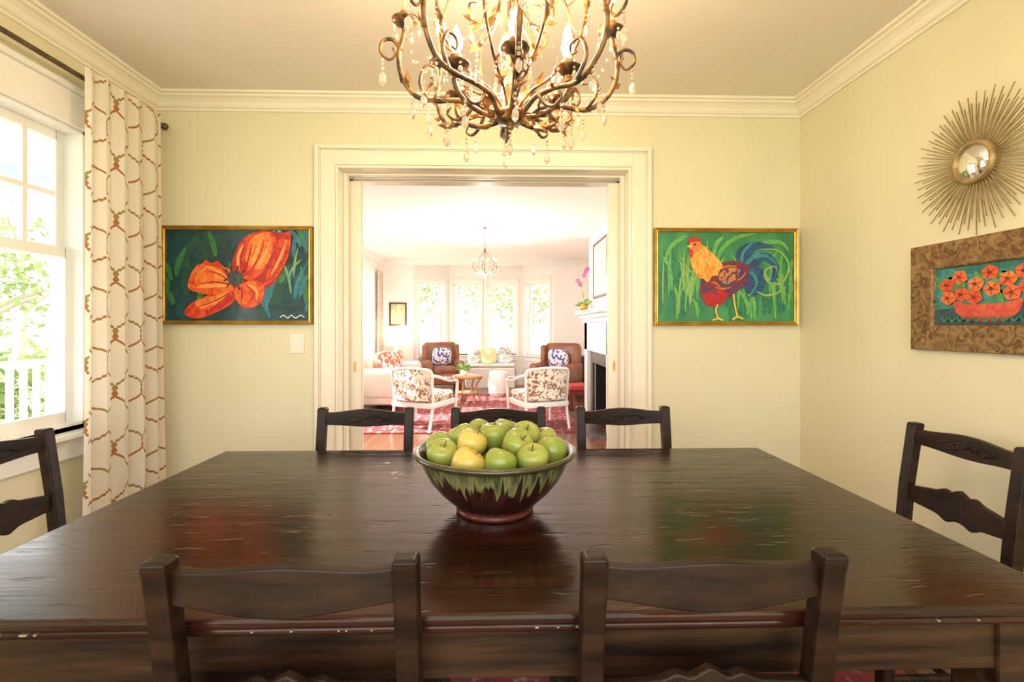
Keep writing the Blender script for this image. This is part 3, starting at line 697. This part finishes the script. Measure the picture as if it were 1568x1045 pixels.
# ---------------------------------------------------------------- curtains
def curtain(name,x0,ya,yb,zb,zt,m,folds=7,amp=.035,stretch=2.0,flare=.05):
    nu=folds*16; nv=30; vs=[];fs=[];uv=[]
    for j in range(nv+1):
        t=j/nv; z=zt+(zb-zt)*t
        for i in range(nu+1):
            s=i/nu; ph=s*folds*2*math.pi
            am=amp*(.5+.5*t)*(.8+.2*math.sin(s*9+1)); 
            y=ya+(yb-ya)*s+ (s-.5)*flare*t + .012*math.sin(ph*2+.5)+.006*math.sin(ph*.5+t*3)
            x=x0+am*math.sin(ph+.4*math.sin(t*2.5+s*5))
            vs.append((x,y,z)); uv.append((s*(yb-ya)*stretch,z))
    for j in range(nv):
        for i in range(nu):
            a=j*(nu+1)+i; fs.append((a,a+1,a+nu+2,a+nu+1))
    me=bpy.data.meshes.new(name); me.from_pydata(vs,[],fs)
    ul=me.uv_layers.new(name='UVMap')
    for l in me.loops: ul.data[l.index].uv=uv[l.vertex_index]
    for p in me.polygons: p.use_smooth=True
    me.materials.append(M[m]); o=bpy.data.objects.new(name,me); C.objects.link(o)
    return o
curtain('curtain',-1.808,2.15,2.630,.02,2.385,'curtain',5,.038,1.9,.07)
cr=empty('curtain_rod',(-1.845,0,2.352))
tubes('rod',[[(0,.9,0),(0,2.69,0)]],.011,'bronze',cr)
blobs('finial',[((0,2.712,0),.02,1)],'bronze',cr,3)
tubes('brackets',[[(0,2.69-.01,0),(-.05,2.685,-.01),(-.08,2.685,-.015)],[(0,1.0,0),(-.08,1.0,-.01)]],.007,'bronze',cr)
M['lcurtain']=curtainmat('living_curtain_fabric',(.7,.45,.35),(.6,.5,.4),.27,.27)
curtain('living_curtain',-2.235,8.93,9.35,.02,2.3,'lcurtain',6,.03,2.,.02)

# ---------------------------------------------------------------- living room furniture
M['sofa']=mat('sofa_linen',(.74,.64,.55),(.68,.58,.48),rough=.9,scale=(8,8,8))
M['leather']=mat('brown_leather',(.22,.08,.035),(.32,.13,.06),rough=.4,scale=(5,5,5))
M['floral']=mat('brown_floral_fabric',(.80,.72,.60),(.30,.14,.08),rough=.9,scale=(17,17,17),lo=.5,hi=.55,detail=3,dist=1.2)
M['redpat']=mat('red_pattern_fabric',(.88,.78,.70),(.75,.14,.07),rough=.9,scale=(18,18,18),lo=.46,hi=.5,detail=1)
M['redfab']=mat('red_stool_fabric',(.45,.05,.04),(.34,.03,.03),rough=.8,scale=(18,18,18))
M['bluedot']=mat('blue_dot_fabric',(.85,.83,.82),(.10,.12,.45),rough=.9,scale=(22,22,22),lo=.52,hi=.56,detail=0)
M['greypat']=mat('grey_pattern_fabric',(.80,.76,.70),(.45,.45,.46),rough=.9,scale=(20,20,20),lo=.48,hi=.52,detail=1)
M['yellowf']=mat('yellow_fabric',(.88,.74,.42),(.82,.66,.35),rough=.9)
M['rattan']=mat('rattan',(.55,.28,.12),(.4,.18,.07),rough=.5,scale=(30,30,30))
M['redwood']=mat('redwood',(.16,.035,.02),(.10,.02,.012),rough=.35,scale=(3,20,20))
boxes('living_rug',[(-1.75,.98,5.65,8.9,0,.011)],'rug')
LZ=.0115
so=empty('sofa',(-1.77,7.78,LZ))
rbox('base',(0,0,.24),(.80,1.7,.26),'sofa',so,.03)
rbox('back',(-.30,0,.55),(.2,1.7,.44),'sofa',so,.07)
rbox('arm_1',(0.0,-.76,.40),(.80,.2,.46),'sofa',so,.08); rbox('arm_2',(0,.76,.40),(.80,.2,.46),'sofa',so,.08)
for i in (-1,0,1):
    rbox('seat_cushion_%d'%(i+2),(.08,i*.44,.42),(.62,.43,.15),'sofa',so,.05)
    rbox('back_cushion_%d'%(i+2),(-.18,i*.44,.62),(.18,.42,.38),'sofa',so,.07,rot=(0,-.15,0))
cushion('pillow_1',(.06,-.46,.66),(.42,.16,.40),'redpat',so,(0,0,1.2)); cushion('pillow_2',(.10,-.1,.64),(.4,.15,.38),'redpat',so,(0,0,1.5)); cushion('pillow_3',(.06,.45,.66),(.4,.15,.38),'redpat',so,(0,0,1.7))
boxes('feet',[(sx*.35-.03,sx*.35+.03,sy*.78-.03,sy*.78+.03,0,.12) for sx in (-1,1) for sy in (-1,1)],'redwood',so)
def loungechair(loc,rz):
    e=empty('upholstered_armchair',(loc[0],loc[1],LZ),rz)
    slat('back_upholstery',.25,lambda s:.70+.03*(1-s*s),lambda s:.36,-.20,.07,.06,'floral',e,24)
    tubes('back_frame',[[(-.27,-.19,.30),(-.275,-.21,.55),(-.27,-.23,.705),(-.15,-.27,.735),(0,-.285,.745),(.15,-.27,.735),(.27,-.23,.705),(.275,-.21,.55),(.27,-.19,.30)]],.017,'trimw',e)
    for s in (-1,1):
        tubes('arm_%d'%(1 if s<0 else 2),[[(s*.27,-.22,.66),(s*.315,-.1,.63),(s*.33,.08,.58),(s*.33,.24,.565),(s*.325,.30,.53),(s*.31,.31,.40),(s*.30,.30,.2),(s*.295,.31,0)]],.019,'trimw',e)
        tubes('back_leg_%d'%(1 if s<0 else 2),[[(s*.27,-.19,.36),(s*.27,-.21,.2),(s*.27,-.27,0)]],.018,'trimw',e)
        tubes('arm_pad_%d'%(1 if s<0 else 2),[[(s*.327,.0,.615),(s*.335,.12,.598),(s*.332,.2,.592)]],.02,'floral',e)
    rbox('seat_rail',(0,.04,.30),(.58,.54,.07),'trimw',e,.015)
    rbox('seat_cushion',(0,.05,.385),(.56,.52,.12),'floral',e,.05)
    return e
loungechair((-.95,5.98),math.radians(-24)); loungechair((.50,5.98),math.radians(20))
def leather(loc,rz,m='leather'):
    e=empty('leather_armchair',(loc[0],loc[1],.0),rz)
    rbox('base',(0,0,.26),(.70,.72,.22),m,e,.04)
    rbox('seat_cushion',(0,-.04,.42),(.46,.6,.15),m,e,.05)
    rbox('back',(0,.29,.62),(.66,.2,.64),m,e,.08,rot=(-.12,0,0))
    for s in (-1,1):
        rbox('arm_%d'%(1 if s<0 else 2),(s*.30,-.02,.44),(.15,.72,.34),m,e,.065)
        rbox('wing_%d'%(1 if s<0 else 2),(s*.31,.2,.72),(.1,.22,.36),m,e,.045)
    cushion('pillow',(.0,.08,.66),(.38,.14,.36),'bluedot',e,(.25,0,0))
    boxes('feet',[(sx*.3-.025,sx*.3+.025,sy*.3-.025,sy*.3+.025,0,.16) for sx in (-1,1) for sy in (-1,1)],'redwood',e)
    return e
e=leather((-1.10,9.36),math.radians(16))
e=leather((1.0,8.40),math.radians(-28)); e.location.z=LZ
ct=empty('rattan_coffee_table',(-.52,7.9,LZ))
lathe('top',[(0,.40),(.24,.40),(.25,.41),(.25,.43),(.24,.44),(0,.44)],'rattan',ct,32)
lathe('lower_shelf',[(0,.15),(.18,.15),(.185,.16),(.18,.17),(0,.17)],'rattan',ct,32)
tubes('legs',[[(.23*math.cos(a),.23*math.sin(a),.41),(.15*math.cos(a),.15*math.sin(a),.28),(.17*math.cos(a),.17*math.sin(a),.14),(.23*math.cos(a),.23*math.sin(a),0)] for a in [i*math.pi/3 for i in range(6)]],.012,'rattan',ct)
M['leafg']=mat('plant_leaf',(.14,.34,.08),(.30,.50,.16),rough=.5,scale=(20,20,20))
def leafcluster(name,parent,c,r,n,L,m='leafg'):
    vs=[];fs=[]
    for i in range(n):
        d=Vector((random.gauss(0,1),random.gauss(0,1),abs(random.gauss(0,.8))+.1)).normalized()
        q=Vector(c)+d*r*random.uniform(.2,1); s=d.cross(Vector((random.random(),random.random(),1))).normalized()*L*.3; k=len(vs)
        vs+=[q,q+d*L*.5+s,q+d*L,q+d*L*.5-s]; fs.append((k,k+1,k+2,k+3))
    return mo(name,vs,fs,m,parent)
pp=empty('potted_plant',(-.58,7.9,.4525))
lathe('pot',[(0,0),(.05,0),(.07,.08),(.065,.08),(.05,.02),(0,.02)],'trimw',pp,24)
leafcluster('foliage',pp,(0,0,.07),.11,90,.07)
ws=empty('garden_stool',(-.02,8.6,LZ))
lathe('body',[(0,0),(.15,0),(.17,.06),(.19,.2),(.17,.38),(.15,.44),(0,.45)],'trimw',ws,32)
lathe('bands',[(.17,.055),(.182,.06),(.178,.075),(.17,.08)],'greypat',ws,32)
wsx=empty('window_seat',(-.29,9.98,0))
boxes('bench',[(-.40,.60,-.2,.28,0,.40)],'trimw',wsx,.01); rbox('bench_cushion',(.1,.03,.44),(1.0,.44,.08),'sofa',wsx,.03)
cushion('pillow_1',(.06,.1,.64),(.34,.12,.34),'yellowf',wsx,(-.2,0,0)); cushion('pillow_2',(.42,.1,.65),(.30,.12,.36),'greypat',wsx,(-.2,0,0)); cushion('pillow_3',(-.24,.1,.64),(.26,.12,.34),'greypat',wsx,(-.2,0,0))
sd=empty('side_table',(-1.90,9.2,0))
boxes('top',[(-.22,.22,-.2,.2,.56,.59)],'redwood',sd,.004)
boxes('legs',[(sx*.18-.018,sx*.18+.018,sy*.16-.018,sy*.16+.018,0,.56) for sx in (-1,1) for sy in (-1,1)],'redwood',sd)
tl_=empty('table_lamp',(-1.96,9.2,.59))
lathe('base',[(0,0),(.07,0),(.07,.015),(.03,.03),(.06,.12),(.05,.2),(.015,.25),(.01,.33),(0,.33)],'trimw',tl_,24)
lathe('shade',[(.17,.29),(.12,.50),(.118,.50),(.168,.29)],emis('lamp_shade_glow',(1,.85,.7),.8),tl_,32)
# fireplace
boxes('wall_chimney',[(1.3,LR-.001,5.25,5.65,0,H-.001),(1.3,LR-.001,6.55,6.97,0,H-.001),(1.3,LR-.001,5.65,6.55,.76,H-.001)],'cream')
boxes('wall_firebox',[(1.5,1.52,5.65,6.55,0,.76),(1.31,1.5,5.651,5.67,0,.76),(1.31,1.5,6.53,6.549,0,.76),(1.31,1.5,5.67,6.53,.74,.759)],'black')
fp=empty('fireplace',(1.3,6.1,0))
fo=lambda L:[(a-1.3,b-1.3,c-6.1,d-6.1,e_,f) for a,b,c,d,e_,f in L]
boxes('surround',fo([(1.27,1.2995,5.5,5.65,.03,.92),(1.27,1.2995,6.55,6.7,.03,.92),(1.27,1.2995,5.65,6.55,.76,.92)]),mat('slate_surround',(.06,.05,.05),(.09,.08,.075),rough=.3),fp)
boxes('mantel',fo([(1.22,1.2995,5.32,5.5,.0,1.3),(1.22,1.2995,6.7,6.9,.0,1.3),(1.22,1.2995,5.32,6.9,.92,1.3),(1.19,1.2995,5.28,6.93,1.3,1.36),(1.15,1.2995,5.26,6.95,1.36,1.41),(1.09,1.2995,5.2,7.0,1.41,1.46)]),'trimw',fp,.004)
boxes('hearth',fo([(1.01,1.22,5.3,6.9,0,.03)]),mat('hearth_slate',(.08,.06,.05),(.12,.09,.08),rough=.3),fp)
framp=[(0,0),(0,-.02),(.03,-.024),(.035,-.01)]
framed('mantel_picture',1.299,6.14,1.99,.88,.74,-math.pi/2,framp,'redwood',pm('mantel_art',(.8,.7,.6),(.6,.5,.45),(4,4,4)),.03)
framed('framed_picture',-2.0,YF,1.49,.34,.46,0,framp,'bronze',pm('small_art',(.35,.50,.30),(.75,.70,.45),(6,6,6)),.03)
orc=empty('potted_orchid',(1.18,6.72,1.461))
lathe('pot',[(0,0),(.045,0),(.06,.1),(.052,.1),(.04,.02),(0,.02)],'gold',orc,24)
tubes('stems',[[(0,0,.08),(-.02,.02,.3),(0,-.02,.5),(.03,-.1,.58)],[(0,0,.08),(.0,.03,.25),(-.04,.05,.38),(-.08,.04,.43)]],.004,'leafg',orc)
mag=mat('orchid_magenta',(.65,.06,.35),(.8,.18,.5),rough=.5)
fl_=[]
for q in [(0,-.02,.5),(.015,-.06,.55),(.03,-.1,.58),(-.04,.05,.38),(-.08,.04,.43)]:
    for k in range(5):
        a=k*2*math.pi/5; fl_.append(((q[0]+.022*math.cos(a),q[1],q[2]+.022*math.sin(a)),.015,1))
blobs('blossoms',fl_,mag,orc,1)
leafcluster('foliage',orc,(0,0,.08),.03,12,.12)
st=empty('footstool',(1.20,7.22,0))
rbox('cushion',(0,0,.34),(.34,.34,.09),'redfab',st,.03); boxes('frame',[(-.16,.16,-.16,.16,.24,.295)],'redwood',st)
boxes('legs',[(sx*.14-.02,sx*.14+.02,sy*.14-.02,sy*.14+.02,0,.24) for sx in (-1,1) for sy in (-1,1)],'redwood',st)
cb=empty('end_table',(1.6,9.1,0))
boxes('cabinet',[(-.16,.16,-.2,.2,.06,.66)],'redwood',cb,.005); boxes('top',[(-.18,.18,-.22,.22,.66,.69)],'redwood',cb,.005); boxes('plinth',[(-.14,.14,-.18,.18,0,.06)],'redwood',cb); boxes('drawer_fronts',[(-.13,.13,-.212,-.2,.12,.36),(-.13,.13,-.212,-.2,.39,.62)],'redwood',cb,.004)

# ---------------------------------------------------------------- exterior
M['grass']=mat('lawn',(.26,.30,.17),(.34,.37,.22),rough=.9,scale=(1,1,1))
boxes('ground_lawn',[(-60,60,-40,80,-.5,-.45)],'grass')
M['porch']=mat('porch_paint',(.50,.48,.45),(.46,.44,.41),rough=.6)
M['porchblue']=mat('porch_ceiling_paint',(.50,.60,.70),(.48,.58,.68),rough=.6)
boxes('porch_floor',[(-4.3,WALL_L-.15,-2,2.9,-.2,-.02),(-4.3,LL-.16,2.9,5.0,-.2,-.02)],'porch')
boxes('porch_roof',[(-4.5,WALL_L-.16,-2,2.9,2.62,2.72),(-4.5,LL-.16,2.9,5.0,2.62,2.72),(-4.35,-4.2,-2,5,2.4,2.62)],'porchblue')
pr=empty('porch_railing',(-4.2,0,0))
bl=[(-.03,.03,-2,5,.9,.95),(-.02,.02,-2,5,.1,.15)]
y=-2
while y<5:
    bl.append((-.02,.02,y,y+.035,.15,.9)); y+=.12
for y in (-1.9,.4,2.6,4.9): bl.append((-.07,.07,y-.07,y+.07,-.02,2.4 if y!=2.6 else 1.05))
boxes('rails',bl,'trimw',pr)
M['fol']=mat('tree_foliage',(.20,.29,.09),(.38,.44,.20),rough=.8,scale=(.6,.6,.6))
M['bark']=mat('tree_bark',(.34,.28,.24),(.42,.36,.30),rough=.9,scale=(4,4,1))
def tree(x,y,h,r):
    e=empty('tree',(x,y,-.45))
    lines=[[(0,0,0),(.1,0,h*.3),(-.05,.1,h*.6),(.1,0,h*.85)]]
    for i in range(6):
        a=i*1.05; z=h*(.3+.07*i)
        lines.append([(0.05,0,z),(math.cos(a)*r*.4,math.sin(a)*r*.4,z+h*.12),(math.cos(a)*r*.8,math.sin(a)*r*.8,z+h*.2)])
    tubes('trunk',lines,.11,'bark',e,5,taper=lambda t:1-.75*t)
    vs=[];fs=[]
    for i in range(1100):
        d=Vector((random.gauss(0,1),random.gauss(0,1),random.gauss(0,.8))).normalized()*r*random.uniform(.35,1)
        q=Vector((0,0,h*.62))+Vector((d.x,d.y,d.z*h*.46/r)); s=random.uniform(.07,.15)
        a=Vector((random.gauss(0,1),random.gauss(0,1),random.gauss(0,1))).normalized()*s; b=a.cross(Vector((0.3,.5,1))).normalized()*s*.6; k=len(vs)
        vs+=[q-a,q+b,q+a,q-b]; fs.append((k,k+1,k+2,k+3))
    mo('foliage',vs,fs,'fol',e)
for x,y,h,r in ((-14,13,5,2.4),(-21,16,6,3),(-24,25,8,3.2),(-13.5,19,5,2.2),(-30,28,8,3.5),(-20,8,5,2.4),(-4.5,24,6,2.4),(1.2,25,6,2.4),(-1.2,32,7,3),(5.5,25,6,2.4),(-9.5,29,7,3),(8,33,7,3)): tree(x,y,h,r)
vs=[];fs=[]
for i in range(3600):
    t=random.uniform(-1,1); q=Vector((-9.0+random.gauss(0,.3)-t*.6,8.0+t*6,-.45+random.uniform(0,1.15)*(1+.25*math.sin(t*23)))); s=random.uniform(.06,.13); k=len(vs)
    a=Vector((random.gauss(0,1),random.gauss(0,1),random.gauss(0,1))).normalized()*s; b=a.cross(Vector((0.3,.5,1))).normalized()*s*.7
    vs+=[q-a,q+b,q+a,q-b]; fs.append((k,k+1,k+2,k+3))
mo('garden_hedge',vs,fs,'fol')

# ---------------------------------------------------------------- world & sun
w=bpy.data.worlds.new('World'); S.world=w; w.use_nodes=True
bg=w.node_tree.nodes['Background']; bg.inputs[0].default_value=(1,.985,.975,1); bg.inputs[1].default_value=4.3
sl=bpy.data.lights.new('sun','SUN'); sl.energy=15; sl.angle=.01; sl.color=(1,.93,.85)
so_=bpy.data.objects.new('sun',sl); C.objects.link(so_)
so_.rotation_euler=Vector((-1,.12,.85)).to_track_quat('Z','Y').to_euler()

# ---------------------------------------------------------------- camera
cd=bpy.data.cameras.new('camera'); cam=bpy.data.objects.new('camera',cd); C.objects.link(cam); S.camera=cam
cam.location=(0,0,1.25); cam.rotation_euler=(math.pi/2,0,-math.radians(1.5))
cd.sensor_width=36; cd.lens=740/1568*36; cd.shift_y=-22.5/1568; cd.clip_start=.02; cd.clip_end=300
